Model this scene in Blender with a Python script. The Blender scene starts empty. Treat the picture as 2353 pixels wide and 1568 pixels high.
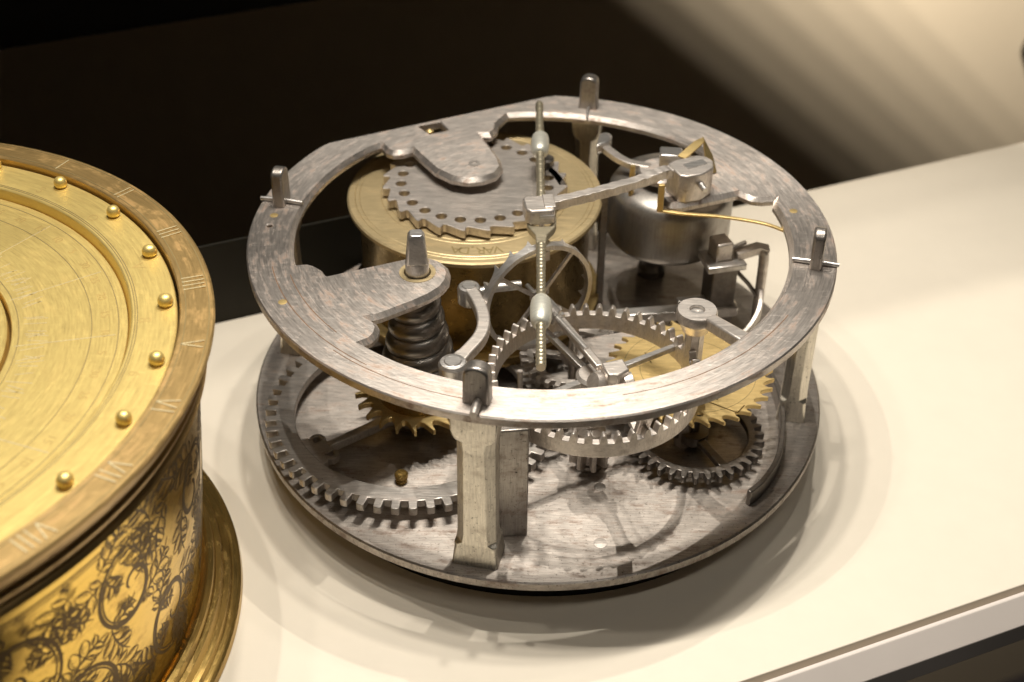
import bpy, bmesh, math, random
from mathutils import Vector, Matrix
from mathutils.geometry import tessellate_polygon
random.seed(7)
PI = math.pi
rad = math.radians
sc = bpy.context.scene
COL = sc.collection
sc.unit_settings.system = 'METRIC'
sc.unit_settings.scale_length = 0.01          # one unit is one centimetre

# ------------------------------------------------------------------ camera
SH = -1.0                                      # height of the shelf top
def look_matrix(pos, pitch, yaw, roll):
    fw = Vector((math.sin(yaw) * math.cos(pitch), math.cos(yaw) * math.cos(pitch), -math.sin(pitch)))
    r = fw.cross(Vector((0, 0, 1))).normalized()
    u = r.cross(fw)
    r2 = r * math.cos(roll) + u * math.sin(roll)
    u2 = -r * math.sin(roll) + u * math.cos(roll)
    m = Matrix((r2, u2, -fw)).transposed().to_4x4()
    m.translation = pos
    return m
cam = bpy.data.cameras.new('camera')
camo = bpy.data.objects.new('camera', cam)
COL.objects.link(camo)
camo.matrix_world = look_matrix(Vector((0, -24.344, 19.543)), 0.651466, -0.023853, 0.0103115)
cam.sensor_fit = 'HORIZONTAL'
cam.sensor_width = 36
cam.lens = 3224.1 / 2353 * 36
cam.clip_start = 0.5
cam.clip_end = 600
cam.dof.use_dof = True
cam.dof.focus_distance = 26.6
cam.dof.aperture_fstop = 0.2
sc.camera = camo

# ------------------------------------------------------------------ world and exposure
wd = bpy.data.worlds.new('World')
sc.world = wd
wd.use_nodes = True
wd.node_tree.nodes['Background'].inputs[0].default_value = (1.0, 0.86, 0.68, 1)
wd.node_tree.nodes['Background'].inputs[1].default_value = 0.005
sc.view_settings.view_transform = 'Standard'
sc.view_settings.look = 'None'
sc.view_settings.exposure = 0.0
sc.view_settings.gamma = 1.0

# ------------------------------------------------------------------ lamps of the display case, with added front fill and wall wash
SA = rad(24.2)                                 # direction of the shelf
UD = Vector((math.cos(SA), math.sin(SA), 0))
ND = Vector((-math.sin(SA), math.cos(SA), 0))
def sp(u, n, z):
    return UD * u + ND * n + Vector((0, 0, z))
def spot(loc, target, power, size, cone, blend, col):
    l = bpy.data.lights.new('case_and_added_lamp', 'SPOT')
    l.energy = power
    l.shadow_soft_size = size
    l.spot_size = rad(cone)
    l.spot_blend = blend
    l.color = col
    o = bpy.data.objects.new('case_and_added_lamp', l)
    COL.objects.link(o)
    o.location = loc
    o.rotation_euler = (Vector(target) - Vector(loc)).to_track_quat('-Z', 'Y').to_euler()
    return o
WARM = (1.0, 0.93, 0.82)
MAIN = 15500
for u, k, nl in ((-13, 0.45, 3.4), (-8.5, 0.9, 4.87), (-4, 1.45, 3.6), (0.5, 1.75, 3.6), (5, 1.25, 3.4), (9.5, 1.3, 6.5), (14, 0.4, 3.6)):     # row of small lamps above the shelf
    spot(sp(u, nl, 44), (0.3 * u, -5, 0), MAIN * k, 0.7 if nl < 4 else 0.22, 74, 0.75, WARM)
for u in (-12, -3, 6):                         # weaker fill row added in front to brighten upright faces
    spot(sp(u, -24.0, 38), sp(u * 0.9, -13.6, SH), MAIN * 0.18, 0.8, 44, 0.12, WARM)
WL = 23.0
for k, pw in enumerate((0.5, 0.9, 1.0, 1.3, 1.2, 1.5, 1.4)):     # unseen lamps added to wash the far wall, behind a baffle
    l0 = sp(WL - 0.70 * k, 9.0, 16.0)
    spot(l0, sp(34, 24, -10), 9400 * pw, 0.10, 100, 0.25, WARM)

# ------------------------------------------------------------------ node materials
def new_mat(name):
    m = bpy.data.materials.new(name)
    m.use_nodes = True
    nt = m.node_tree
    b = nt.nodes['Principled BSDF']
    return m, nt, b
def nd(nt, t, **kw):
    n = nt.nodes.new(t)
    for k, v in kw.items():
        if k in n.inputs:
            n.inputs[k].default_value = v
        else:
            setattr(n, k, v)
    return n
def mapping(nt, scale=(1, 1, 1), rot=(0, 0, 0), loc=(0, 0, 0), polar=False):
    tc = nd(nt, 'ShaderNodeTexCoord')
    mp = nd(nt, 'ShaderNodeMapping')
    if polar:                                  # x runs round the axis, y outwards
        sx_ = nd(nt, 'ShaderNodeSeparateXYZ')
        nt.links.new(tc.outputs['Object'], sx_.inputs[0])
        ang_ = math_(nt, 'MULTIPLY', math_(nt, 'ARCTAN2', sx_.outputs[1], sx_.outputs[0]), 5.5)
        r2_ = math_(nt, 'ADD', math_(nt, 'MULTIPLY', sx_.outputs[0], sx_.outputs[0]), math_(nt, 'MULTIPLY', sx_.outputs[1], sx_.outputs[1]))
        cx_ = nd(nt, 'ShaderNodeCombineXYZ')
        nt.links.new(ang_, cx_.inputs[0])
        nt.links.new(math_(nt, 'POWER', r2_, 0.5), cx_.inputs[1])
        nt.links.new(sx_.outputs[2], cx_.inputs[2])
        mp.inputs['Scale'].default_value = scale
        mp.inputs['Rotation'].default_value = rot
        mp.inputs['Location'].default_value = loc
        nt.links.new(cx_.outputs[0], mp.inputs['Vector'])
        return mp
    mp.inputs['Scale'].default_value = scale
    mp.inputs['Rotation'].default_value = rot
    mp.inputs['Location'].default_value = loc
    nt.links.new(tc.outputs['Object'], mp.inputs['Vector'])
    return mp
def noise(nt, mp, scale, detail=5, rough=0.6, dist=0.0):
    n = nd(nt, 'ShaderNodeTexNoise')
    n.inputs['Scale'].default_value = scale
    n.inputs['Detail'].default_value = detail
    n.inputs['Roughness'].default_value = rough
    n.inputs['Distortion'].default_value = dist
    nt.links.new(mp.outputs[0], n.inputs['Vector'])
    return n.outputs['Fac']
def ramp(nt, fac, a, b, lo=0.0, hi=1.0):
    r = nd(nt, 'ShaderNodeMapRange')
    r.inputs['From Min'].default_value = a
    r.inputs['From Max'].default_value = b
    r.inputs['To Min'].default_value = lo
    r.inputs['To Max'].default_value = hi
    nt.links.new(fac, r.inputs['Value'])
    return r.outputs[0]
def mixc(nt, fac, ca, cb, mode='MIX'):
    m = nd(nt, 'ShaderNodeMix', data_type='RGBA', blend_type=mode)
    for sock, v in ((m.inputs[0], fac), (m.inputs[6], ca), (m.inputs[7], cb)):
        if hasattr(v, 'is_output'):
            nt.links.new(v, sock)
        elif isinstance(v, (int, float)):
            sock.default_value = v
        else:
            sock.default_value = (*v, 1)
    return m.outputs[2]
def math_(nt, op, a, b):
    m = nd(nt, 'ShaderNodeMath', operation=op)
    for i, v in enumerate((a, b)):
        if hasattr(v, 'is_output'):
            nt.links.new(v, m.inputs[i])
        else:
            m.inputs[i].default_value = v
    return m.outputs[0]
def bump(nt, b, h, strength, dist):
    n = nd(nt, 'ShaderNodeBump')
    n.inputs['Strength'].default_value = strength
    n.inputs['Distance'].default_value = dist
    nt.links.new(h, n.inputs['Height'])
    nt.links.new(n.outputs[0], b.inputs['Normal'])

def metal(name, col, rough=0.36, rust=0.3, rustcol=(0.17, 0.075, 0.035), pits=0.4, pitcol=(0.05, 0.04, 0.03),
          brush=20, metallic=0.88, contrast=0.35, strength=0.35, stretch=9.0, vertical=False, aniso=0.0, polar=False):
    m, nt, b = new_mat(name)
    if aniso:
        b.inputs['Anisotropic'].default_value = aniso
        tg = nd(nt, 'ShaderNodeCombineXYZ')
        if polar:
            tc0 = nd(nt, 'ShaderNodeTexCoord')
            s0_ = nd(nt, 'ShaderNodeSeparateXYZ')
            nt.links.new(tc0.outputs['Object'], s0_.inputs[0])
            nt.links.new(math_(nt, 'MULTIPLY', s0_.outputs[0], 0.35), tg.inputs[0])
            nt.links.new(s0_.outputs[1], tg.inputs[1])
        else:
            for q, val in enumerate((-math.sin(rad(brush)), math.cos(rad(brush)), 0.0)):
                tg.inputs[q].default_value = val
        nt.links.new(tg.outputs[0], b.inputs['Tangent'])
    if vertical:
        bs, br = (16, 16, 1.6), (0, 0, 0)
    else:
        bs, br = (1.6, 22.0, 4.0), (0, 0, rad(-brush))
    mp0 = mapping(nt)
    if polar:
        br = (0, 0, 0)
    mpb = mapping(nt, bs, br, polar=polar)
    mpc = mapping(nt, (2.2, 46.0, 9.0), (0.2, 0.1, br[2] + rad(48)), (3, 1, 2))
    mpd = mapping(nt, (2.8, 40.0, 9.0), (0.1, 0.3, br[2] - rad(66)), (7, 4, 1))
    fine = noise(nt, mpb, 1.5, 6, 0.7)
    scr = math_(nt, 'MAXIMUM', noise(nt, mpc, 1.0, 3, 0.6), noise(nt, mpd, 1.0, 3, 0.6))
    scr = ramp(nt, scr, 0.62, 0.74)
    broad = noise(nt, mp0, 0.55, 5, 0.65, 0.4)
    mott = noise(nt, mp0, 3.2, 7, 0.72)
    mid = noise(nt, mapping(nt, (0.8, 3.6, 1.8), br, (5, 2, 0), polar=polar), 1.5, 8, 0.74, 0.2)
    c1 = tuple(c * (1 - contrast) for c in col)
    c2 = tuple(min(1, c * (1 + contrast * 0.55)) for c in col)
    base = mixc(nt, ramp(nt, fine, 0.28, 0.72), c1, c2)
    streak = noise(nt, mapping(nt, (0.35, 7.0, 2.0) if not vertical else (6, 6, 0.4), br, (1, 9, 3), polar=polar), 1.3, 5, 0.65)
    base = mixc(nt, ramp(nt, streak, 0.40, 0.66, 0, 0.24), base, c1)
    base = mixc(nt, ramp(nt, broad, 0.40, 0.66, 0, 0.18), base, c1)
    base = mixc(nt, ramp(nt, mott, 0.40, 0.66, 0, 0.14), base, tuple(c * 0.72 for c in col))
    base = mixc(nt, math_(nt, 'MULTIPLY', scr, 0.7), base, c2)
    dsc = ramp(nt, noise(nt, mapping(nt, (1.8, 60.0, 9.0) if not vertical else (40, 40, 1.2), (0.1, 0.2, br[2] + rad(9)) if not polar else (0, 0, 0), (2, 8, 5), polar=polar), 1.0, 3, 0.6), 0.56, 0.70)
    base = mixc(nt, math_(nt, 'MULTIPLY', dsc, 0.38), base, tuple(c * 0.42 for c in col))
    # rust blooms
    rf = math_(nt, 'MULTIPLY', ramp(nt, mid, 0.48, 0.62), ramp(nt, mott, 0.42, 0.56))
    rf = math_(nt, 'MULTIPLY', rf, rust)
    base = mixc(nt, rf, base, rustcol)
    pf = ramp(nt, noise(nt, mp0, 15.0, 5, 0.7), 0.66 - 0.10 * pits, 0.74, 0, min(1, 0.25 + pits))
    base = mixc(nt, pf, base, pitcol)
    nt.links.new(base, b.inputs['Base Color'])
    r0 = ramp(nt, fine, 0.3, 0.7, rough - 0.04, rough + 0.05)
    r1 = math_(nt, 'ADD', r0, math_(nt, 'MULTIPLY', rf, 0.35))
    r2 = math_(nt, 'ADD', r1, math_(nt, 'MULTIPLY', pf, 0.25))
    nt.links.new(r2, b.inputs['Roughness'])
    mt = math_(nt, 'SUBTRACT', metallic, math_(nt, 'MULTIPLY', rf, 0.6))
    nt.links.new(mt, b.inputs['Metallic'])
    hgt = math_(nt, 'ADD', math_(nt, 'ADD', fine, math_(nt, 'MULTIPLY', scr, -0.5)), math_(nt, 'MULTIPLY', pf, -0.8))
    bump(nt, b, hgt, strength, 0.006)
    return m

M = {}
M['ring_steel'] = metal('brushed_ring_steel', (0.74, 0.675, 0.62), 0.39, 0.6, (0.26, 0.13, 0.065), pits=0.35, brush=6, aniso=0.52, contrast=0.40, polar=True)
M['plate_steel'] = metal('worn_plate_steel', (0.53, 0.48, 0.435), 0.40, 0.55, (0.16, 0.08, 0.04), pits=0.85, brush=12, contrast=0.45, aniso=0.5)
M['wheel_steel'] = metal('dull_wheel_steel', (0.60, 0.56, 0.52), 0.40, 0.3, pits=0.5, brush=25, contrast=0.35)
M['steel'] = metal('steel', (0.78, 0.72, 0.665), 0.42, 0.25, pits=0.35, brush=60, contrast=0.3)
M['bright_steel'] = metal('bright_filed_steel', (0.78, 0.75, 0.72), 0.32, 0.12, pits=0.2, brush=75, contrast=0.3)
M['dark_steel'] = metal('dark_steel', (0.27, 0.245, 0.22), 0.38, 0.3, pits=0.5, brush=40)
M['fusee_steel'] = metal('glossy_fusee_steel', (0.30, 0.275, 0.25), 0.30, 0.15, pits=0.15, brush=0, contrast=0.25, strength=0.1)
M['pillar_steel'] = metal('pitted_pillar_steel', (0.86, 0.80, 0.70), 0.34, 0.2, pits=0.7, vertical=True, contrast=0.34, metallic=0.8)
M['lug_steel'] = metal('mottled_lug_steel', (0.46, 0.425, 0.39), 0.33, 0.35, pits=0.7, vertical=True, contrast=0.3)
M['polished_steel'] = metal('polished_bell_steel', (0.42, 0.395, 0.365), 0.38, 0.25, pits=0.2, vertical=True, contrast=0.22, strength=0.08)
M['pale_metal'] = metal('pale_white_metal', (0.80, 0.79, 0.70), 0.40, 0.0, pits=0.2, contrast=0.15, metallic=0.6)
M['brass'] = metal('aged_brass', (0.80, 0.60, 0.27), 0.42, 0.2, (0.25, 0.13, 0.05), pits=0.2, brush=25, contrast=0.2)
M['brass_matt'] = metal('matt_brass_cap', (0.64, 0.51, 0.29), 0.46, 0.25, (0.3, 0.18, 0.07), pits=0.15, brush=10, contrast=0.18, metallic=0.75)
M['brass_dark'] = metal('brown_brass_wall', (0.30, 0.21, 0.085), 0.28, 0.3, (0.12, 0.07, 0.03), pits=0.2, brush=0, contrast=0.12, strength=0.06)
M['gilt'] = metal('gilt_brass', (0.99, 0.74, 0.27), 0.41, 0.12, (0.70, 0.45, 0.14), pits=0.12, metallic=0.7, brush=35, polar=True, contrast=0.14, strength=0.3)
M['gilt_rim'] = metal('gilt_rim_brass', (0.62, 0.42, 0.17), 0.36, 0.6, (0.42, 0.24, 0.09), pits=0.3, metallic=0.75, brush=50, polar=True, contrast=0.16, strength=0.25)
M['gilt_body'] = metal('gilt_body_brass', (0.95, 0.64, 0.14), 0.16, 0.25, (0.5, 0.24, 0.04), pits=0.2, contrast=0.10, strength=0.05, brush=0, polar=True)
M['gilt_base'] = metal('tarnished_gilt_moulding', (0.50, 0.33, 0.10), 0.20, 0.4, (0.14, 0.08, 0.025), pits=0.25, contrast=0.14, brush=0, polar=True, strength=0.04)
def plain(name, col, rough=0.5, metallic=0.0, spec=0.5):
    m, nt, b = new_mat(name)
    mp = mapping(nt)
    f = noise(nt, mp, 1.7, 6, 0.65)
    c = mixc(nt, ramp(nt, f, 0.3, 0.7), tuple(x * 0.985 for x in col), tuple(min(1, x * 1.01) for x in col))
    nt.links.new(c, b.inputs['Base Color'])
    nt.links.new(ramp(nt, f, 0.3, 0.7, rough - 0.04, rough + 0.05), b.inputs['Roughness'])
    b.inputs['Metallic'].default_value = metallic
    b.inputs['Specular IOR Level'].default_value = spec
    return m
M['shelf'] = plain('cream_lacquer', (0.82, 0.75, 0.635), 0.42, 0, 0.35)
M['lip'] = plain('pale_painted_edge', (0.78, 0.71, 0.66), 0.45, 0, 0.3)
M['wall'] = plain('cream_wall_paint', (0.66, 0.55, 0.40), 0.8, 0, 0.1)
M['strip'] = plain('dark_olive_strip', (0.028, 0.025, 0.018), 0.6, 0, 0.2)
M['black'] = plain('matt_black', (0.012, 0.011, 0.010), 0.6, 0, 0.2)
M['floor'] = plain('dark_floor', (0.06, 0.05, 0.05), 0.5, 0, 0.4)
M['engrave'] = plain('dark_engraved_line', (0.15, 0.092, 0.028), 0.38, 0.6, 0.3)
M['cut'] = metal('bright_engraved_cut', (0.98, 0.84, 0.52), 0.40, 0, pits=0, contrast=0.1, metallic=0.6)
M['rod_brass'] = metal('grey_brass_rod', (0.58, 0.52, 0.38), 0.36, 0.1, pits=0.2, contrast=0.25, metallic=0.8)
M['gilt_cut'] = plain('shallow_gilt_cut', (0.74, 0.54, 0.20), 0.45, 0.6, 0.3)
M['engrave_brown'] = plain('rusty_scribed_line', (0.20, 0.11, 0.06), 0.6, 0.3, 0.3)
M['brass_cut'] = plain('engraved_brass_line', (0.34, 0.26, 0.12), 0.5, 0.6, 0.3)

# ------------------------------------------------------------------ geometry helpers
def join(*gs):
    v, f = [], []
    for gv, gf in gs:
        o = len(v)
        v += list(gv)
        f += [tuple(i + o for i in q) for q in gf]
    return v, f
def xf(g, mat):
    return [tuple(mat @ Vector(p)) for p in g[0]], g[1]
def mv(g, x, y, z=0.0, rz=0.0):
    return xf(g, Matrix.Translation((x, y, z)) @ Matrix.Rotation(rz, 4, 'Z'))
def lathe(prof, seg=64, cap=True):
    v, f = [], []
    for r, z in prof:
        for i in range(seg):
            a = 2 * PI * i / seg
            v.append((r * math.cos(a), r * math.sin(a), z))
    for k in range(len(prof) - 1):
        for i in range(seg):
            j = (i + 1) % seg
            f.append((k * seg + i, k * seg + j, (k + 1) * seg + j, (k + 1) * seg + i))
    if cap:
        if prof[0][0] > 1e-4:
            f.append(tuple(range(seg - 1, -1, -1)))
        if prof[-1][0] > 1e-4:
            o = (len(prof) - 1) * seg
            f.append(tuple(range(o, o + seg)))
    return v, f
def ringlathe(prof, seg=96):
    """closed profile loop swept round the axis"""
    v, f = [], []
    n = len(prof)
    for r, z in prof:
        for i in range(seg):
            a = 2 * PI * i / seg
            v.append((r * math.cos(a), r * math.sin(a), z))
    for k in range(n):
        k2 = (k + 1) % n
        for i in range(seg):
            j = (i + 1) % seg
            f.append((k * seg + i, k * seg + j, k2 * seg + j, k2 * seg + i))
    return v, f
def prism(poly, z0, z1):
    n = len(poly)
    v = [(x, y, z0) for x, y in poly] + [(x, y, z1) for x, y in poly]
    f = [tuple(range(n - 1, -1, -1)), tuple(range(n, 2 * n))]
    for i in range(n):
        j = (i + 1) % n
        f.append((i, j, n + j, n + i))
    return v, f
def box(cx, cy, cz, sx, sy, sz, rz=0.0):
    g = prism([(-sx / 2, -sy / 2), (sx / 2, -sy / 2), (sx / 2, sy / 2), (-sx / 2, sy / 2)], -sz / 2, sz / 2)
    return mv(g, cx, cy, cz, rz)
def circle(cx, cy, r, n=24, a0=0.0):
    return [(cx + r * math.cos(a0 + 2 * PI * i / n), cy + r * math.sin(a0 + 2 * PI * i / n)) for i in range(n)]
def offset(loop, d):
    n = len(loop)
    out = []
    for i in range(n):
        p0, p1, p2 = (Vector(loop[(i + k) % n]) for k in (-1, 0, 1))
        e1, e2 = (p1 - p0), (p2 - p1)
        e1 = e1.normalized() if e1.length > 1e-9 else e2.normalized()
        e2 = e2.normalized() if e2.length > 1e-9 else e1
        n1, n2 = Vector((-e1.y, e1.x)), Vector((-e2.y, e2.x))
        b = n1 + n2
        if b.length < 1e-6:
            b = n1
        b.normalize()
        c = max(0.5, b.dot(n1))
        out.append(tuple(p1 + b * (d / c)))
    return out
def area2(l):
    return sum(l[i][0] * l[(i + 1) % len(l)][1] - l[(i + 1) % len(l)][0] * l[i][1] for i in range(len(l)))
def plate(loops, z0, z1, bev=0.02, tops=None):
    """flat plate: first loop is the outline, the others are holes; chamfered edges top and bottom"""
    L = []
    for i, l in enumerate(loops):
        ccw = area2(l) > 0
        L.append(list(l) if ccw == (i == 0) else list(reversed(l)))
    v, f = [], []
    for z, zi, up in ((z1, z1 - bev, True), (z0, z0 + bev, False)):
        bl = [(tops or {}).get(i, bev) if up else bev for i in range(len(L))]
        ins = [offset(l, d) for l, d in zip(L, bl)]
        o = len(v)
        tess = tessellate_polygon([[Vector((x, y, 0)) for x, y in l] for l in ins])
        flat = [p for l in ins for p in l]
        v += [(x, y, z) for x, y in flat]
        for t in tess:
            a, b, c = (Vector(flat[i]) for i in t)
            ccw = (b - a).cross(c - a) > 0
            t = tuple(t) if ccw == up else tuple(reversed(t))
            f.append(tuple(i + o for i in t))
        o2 = len(v)
        v += [(x, y, (z - d) if up else zi) for l, d in zip(L, bl) for x, y in l]
        k = 0
        for l in L:
            n = len(l)
            for i in range(n):
                j = (i + 1) % n
                q = (o + k + i, o2 + k + i, o2 + k + j, o + k + j)
                f.append(q if up else tuple(reversed(q)))
            k += n
    tot = sum(len(l) for l in L)
    ot, ob = tot, 3 * tot
    k = 0
    for l in L:
        n = len(l)
        for i in range(n):
            j = (i + 1) % n
            f.append((ob + k + i, ob + k + j, ot + k + j, ot + k + i))
        k += n
    return v, f
def tube(path, r, seg=12, cap=True):
    P = [Vector(p) for p in path]
    n = len(P)
    rs = r if isinstance(r, (list, tuple)) else [r] * n
    v, f = [], []
    t0 = (P[1] - P[0]).normalized()
    up = Vector((0, 0, 1)) if abs(t0.z) < 0.9 else Vector((1, 0, 0))
    nx = t0.cross(up).normalized()
    for i in range(n):
        t = (P[min(i + 1, n - 1)] - P[max(i - 1, 0)]).normalized()
        nx = (nx - t * nx.dot(t)).normalized()
        ny = t.cross(nx)
        for k in range(seg):
            a = 2 * PI * k / seg
            v.append(tuple(P[i] + nx * (rs[i] * math.cos(a)) + ny * (rs[i] * math.sin(a))))
    for i in range(n - 1):
        for k in range(seg):
            j = (k + 1) % seg
            f.append((i * seg + k, i * seg + j, (i + 1) * seg + j, (i + 1) * seg + k))
    if cap:
        f.append(tuple(range(seg - 1, -1, -1)))
        f.append(tuple(range((n - 1) * seg, n * seg)))
    return v, f
def sweep(path, w, h):
    """bar of rectangular section along a path; w across (horizontal), h along the vertical"""
    P = [Vector(p) for p in path]
    n = len(P)
    ws = w if isinstance(w, (list, tuple)) else [w] * n
    hs = h if isinstance(h, (list, tuple)) else [h] * n
    v, f = [], []
    for i in range(n):
        t = (P[min(i + 1, n - 1)] - P[max(i - 1, 0)]).normalized()
        s = t.cross(Vector((0, 0, 1)))
        s = s.normalized() if s.length > 1e-4 else Vector((1, 0, 0))
        u = s.cross(t)
        for a, b in ((-1, -1), (1, -1), (1, 1), (-1, 1)):
            v.append(tuple(P[i] + s * (a * ws[i] / 2) + u * (b * hs[i] / 2)))
    for i in range(n - 1):
        for k in range(4):
            j = (k + 1) % 4
            f.append((i * 4 + k, i * 4 + j, (i + 1) * 4 + j, (i + 1) * 4 + k))
    f.append((3, 2, 1, 0))
    o = (n - 1) * 4
    f.append((o, o + 1, o + 2, o + 3))
    return v, f
def smooth_path(pts, n=8):
    P = [Vector(p) for p in pts]
    out = []
    for i in range(len(P) - 1):
        p0, p1, p2, p3 = P[max(i - 1, 0)], P[i], P[i + 1], P[min(i + 2, len(P) - 1)]
        for k in range(n):
            t = k / n
            out.append(0.5 * ((2 * p1) + (p2 - p0) * t + (2 * p0 - 5 * p1 + 4 * p2 - p3) * t * t + (3 * p1 - p0 - 3 * p2 + p3) * t ** 3))
    out.append(P[-1])
    return out
def gear_loop(n, rr, rt, kind='round', a0=0.0, irregular=0.0):
    out = []
    st = 2 * PI / n
    rnd = random.Random(n)
    for i in range(n):
        j = irregular * (rnd.random() - 0.5)
        a = a0 + i * st + j * st
        R = rt * (1 + 0.3 * irregular * (rnd.random() - 0.5) * 0.1)
        if kind == 'round':
            prof = [(-0.30, rr), (-0.24, rr + (R - rr) * 0.35), (-0.21, rr + (R - rr) * 0.7), (-0.14, rr + (R - rr) * 0.92), (0.0, R),
                    (0.14, rr + (R - rr) * 0.92), (0.21, rr + (R - rr) * 0.7), (0.24, rr + (R - rr) * 0.35), (0.30, rr)]
        elif kind == 'square':
            prof = [(-0.27, rr), (-0.24, R - 0.02), (-0.12, R), (0.12, R), (0.24, R - 0.02), (0.27, rr)]
        elif kind == 'saw':
            prof = [(-0.45, rr), (0.30, R), (0.42, R * 0.998), (0.44, rr + (R - rr) * 0.15)]
        elif kind == 'curl':
            prof = [(-0.42, rr), (-0.20, rr + (R - rr) * 0.10), (0.05, rr + (R - rr) * 0.45), (0.30, R), (0.42, R * 0.995), (0.36, rr + (R - rr) * 0.5), (0.42, rr + (R - rr) * 0.15)]
        for t, r in prof:
            out.append((r * math.cos(a + t * st), r * math.sin(a + t * st)))
    return out
def annulus(outer, ri, z0, z1):
    """gear rim: outline of n points and a round inner edge with the same number of points"""
    n = len(outer)
    v = []
    for z in (z0, z1):
        v += [(x, y, z) for x, y in outer]
        for x, y in outer:
            a = math.atan2(y, x)
            v.append((ri * math.cos(a), ri * math.sin(a), z))
    f = []
    for i in range(n):
        j = (i + 1) % n
        f.append((i, j, 2 * n + j, 2 * n + i))                       # outside
        f.append((n + j, n + i, 3 * n + i, 3 * n + j))               # inside
        f.append((2 * n + i, 2 * n + j, 3 * n + j, 3 * n + i))       # top
        f.append((j, i, n + i, n + j))                               # bottom
    return v, f

# ------------------------------------------------------------------ object helpers
def empty(name, loc, label, cat, group=None):
    o = bpy.data.objects.new(name, None)
    o.empty_display_size = 0.5
    o.location = loc
    COL.objects.link(o)
    o['label'] = label
    o['category'] = cat
    if group:
        o['group'] = group
    return o
def root_origin(o):
    p = Vector((0, 0, 0))
    while o is not None:
        p += o.location
        o = o.parent
    return p
def mesh(name, g, mat, parent=None, bevel=0.0, angle=35, flat=False, label=None, kind=None, segs=2):
    """one mesh object; vertices are given in world space"""
    me = bpy.data.meshes.new(name)
    off = root_origin(parent) if parent else Vector((0, 0, 0))
    me.from_pydata([(p[0] - off.x, p[1] - off.y, p[2] - off.z) for p in g[0]], [], g[1])
    me.update()
    bm = bmesh.new()
    bm.from_mesh(me)
    bmesh.ops.recalc_face_normals(bm, faces=bm.faces)
    bm.to_mesh(me)
    bm.free()
    if not flat:
        me.polygons.foreach_set('use_smooth', [True] * len(me.polygons))
        me.set_sharp_from_angle(angle=rad(angle))
    me.materials.append(M[mat])
    o = bpy.data.objects.new(name, me)
    COL.objects.link(o)
    if parent:
        o.parent = parent
    if bevel > 0:
        b = o.modifiers.new('edge', 'BEVEL')
        b.width = bevel
        b.segments = segs
        b.limit_method = 'ANGLE'
        b.angle_limit = rad(32)
        b.use_clamp_overlap = True
    if label:
        o['label'] = label
    if kind:
        o['kind'] = kind
    return o
def tag(o, label, cat, group=None):
    o['label'] = label
    o['category'] = cat
    if group:
        o['group'] = group
    return o
def text_mesh(s, size):
    c = bpy.data.curves.new('lettering', 'FONT')
    c.body = s
    c.size = size
    c.align_x = 'CENTER'
    c.align_y = 'CENTER'
    c.resolution_u = 3
    o = bpy.data.objects.new('lettering', c)
    COL.objects.link(o)
    dg = bpy.context.evaluated_depsgraph_get()
    dg.update()
    me = o.evaluated_get(dg).to_mesh()
    g = [tuple(v.co) for v in me.vertices], [tuple(p.vertices) for p in me.polygons]
    o.evaluated_get(dg).to_mesh_clear()
    bpy.data.objects.remove(o)
    bpy.data.curves.remove(c)
    return g

# ================================================================== THE SETTING
NF, NB = -8.46, 5.985                          # front and back edge of the shelf across its width
def sbox(u0, u1, n0, n1, z0, z1):
    p = [sp(u0, n0, 0), sp(u1, n0, 0), sp(u1, n1, 0), sp(u0, n1, 0)]
    return prism([(q.x, q.y) for q in p], z0, z1)
shelf = mesh('shelf', sbox(-45, 60, NF, NB, SH - 0.9, SH), 'shelf', bevel=0.02)
shelf['kind'] = 'structure'
mesh('front_groove', sbox(-45, 60, NF - 0.14, NF, SH - 0.9, SH - 0.75), 'black', shelf)
lipv = []
for u in (-45, 60):
    lipv += [tuple(sp(u, n, z)) for n, z in ((NF - 0.14, SH - 0.012), (NF - 0.22, SH - 0.012), (NF - 0.60, SH - 0.42), (NF - 0.60, SH - 0.9), (NF - 0.14, SH - 0.9))]
mesh('front_lip', (lipv, [(0, 1, 2, 3, 4), (9, 8, 7, 6, 5)] + [(i, (i + 1) % 5, 5 + (i + 1) % 5, 5 + i) for i in range(5)]), 'lip', shelf, bevel=0.02)
wall = mesh('far_wall', sbox(-70, 70, 24, 24.5, -60, 40), 'wall')
wall['kind'] = 'structure'
floor = mesh('floor', sbox(-150, 150, -120, 24, -62, -60), 'floor')
floor['kind'] = 'structure'
# unseen baffle added overhead: its slanting edge throws the banded shadow on the wall
def wall_to_baffle(u, z, lu=23.0, lz=16.0, ln=9.0, nb=13.0, nw=24.0):
    k = (nb - ln) / (nw - ln)
    return lu + (u - lu) * k, lz + (z - lz) * k
BP = [wall_to_baffle(-12.5, 20.0), wall_to_baffle(43.0, -30.0)]
e0 = BP[0]
e1 = BP[1]
poly = [(-60, e1[1]), e1, e0, (60, e0[1] + 0.1), (60, 44), (-60, 44)]
gv = []
for n in (13.0, 13.12):
    gv += [tuple(sp(u, n, z)) for u, z in poly]
k = len(poly)
gf = [tuple(range(k)), tuple(range(2 * k - 1, k - 1, -1))] + [(i, (i + 1) % k, k + (i + 1) % k, k + i) for i in range(k)]
baffle = mesh('added_baffle', (gv, gf), 'black')
baffle['kind'] = 'structure'
shade_slab = mesh('added_shade_slab', sbox(-45, 60, 4.6, 12.9, 30.0, 30.3), 'black')  # unseen overhead slab added to dim the back of the shelf
shade_slab['kind'] = 'structure'
tag(mesh('low_strip', sbox(-45, -0.5, NB + 0.02, NB + 0.07, SH - 0.9, 1.25), 'strip', bevel=0.03),  # thin upright piece added as a stand-in for the dark band behind
    'low dark olive board added along the back edge of the shelf', 'strip')
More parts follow.
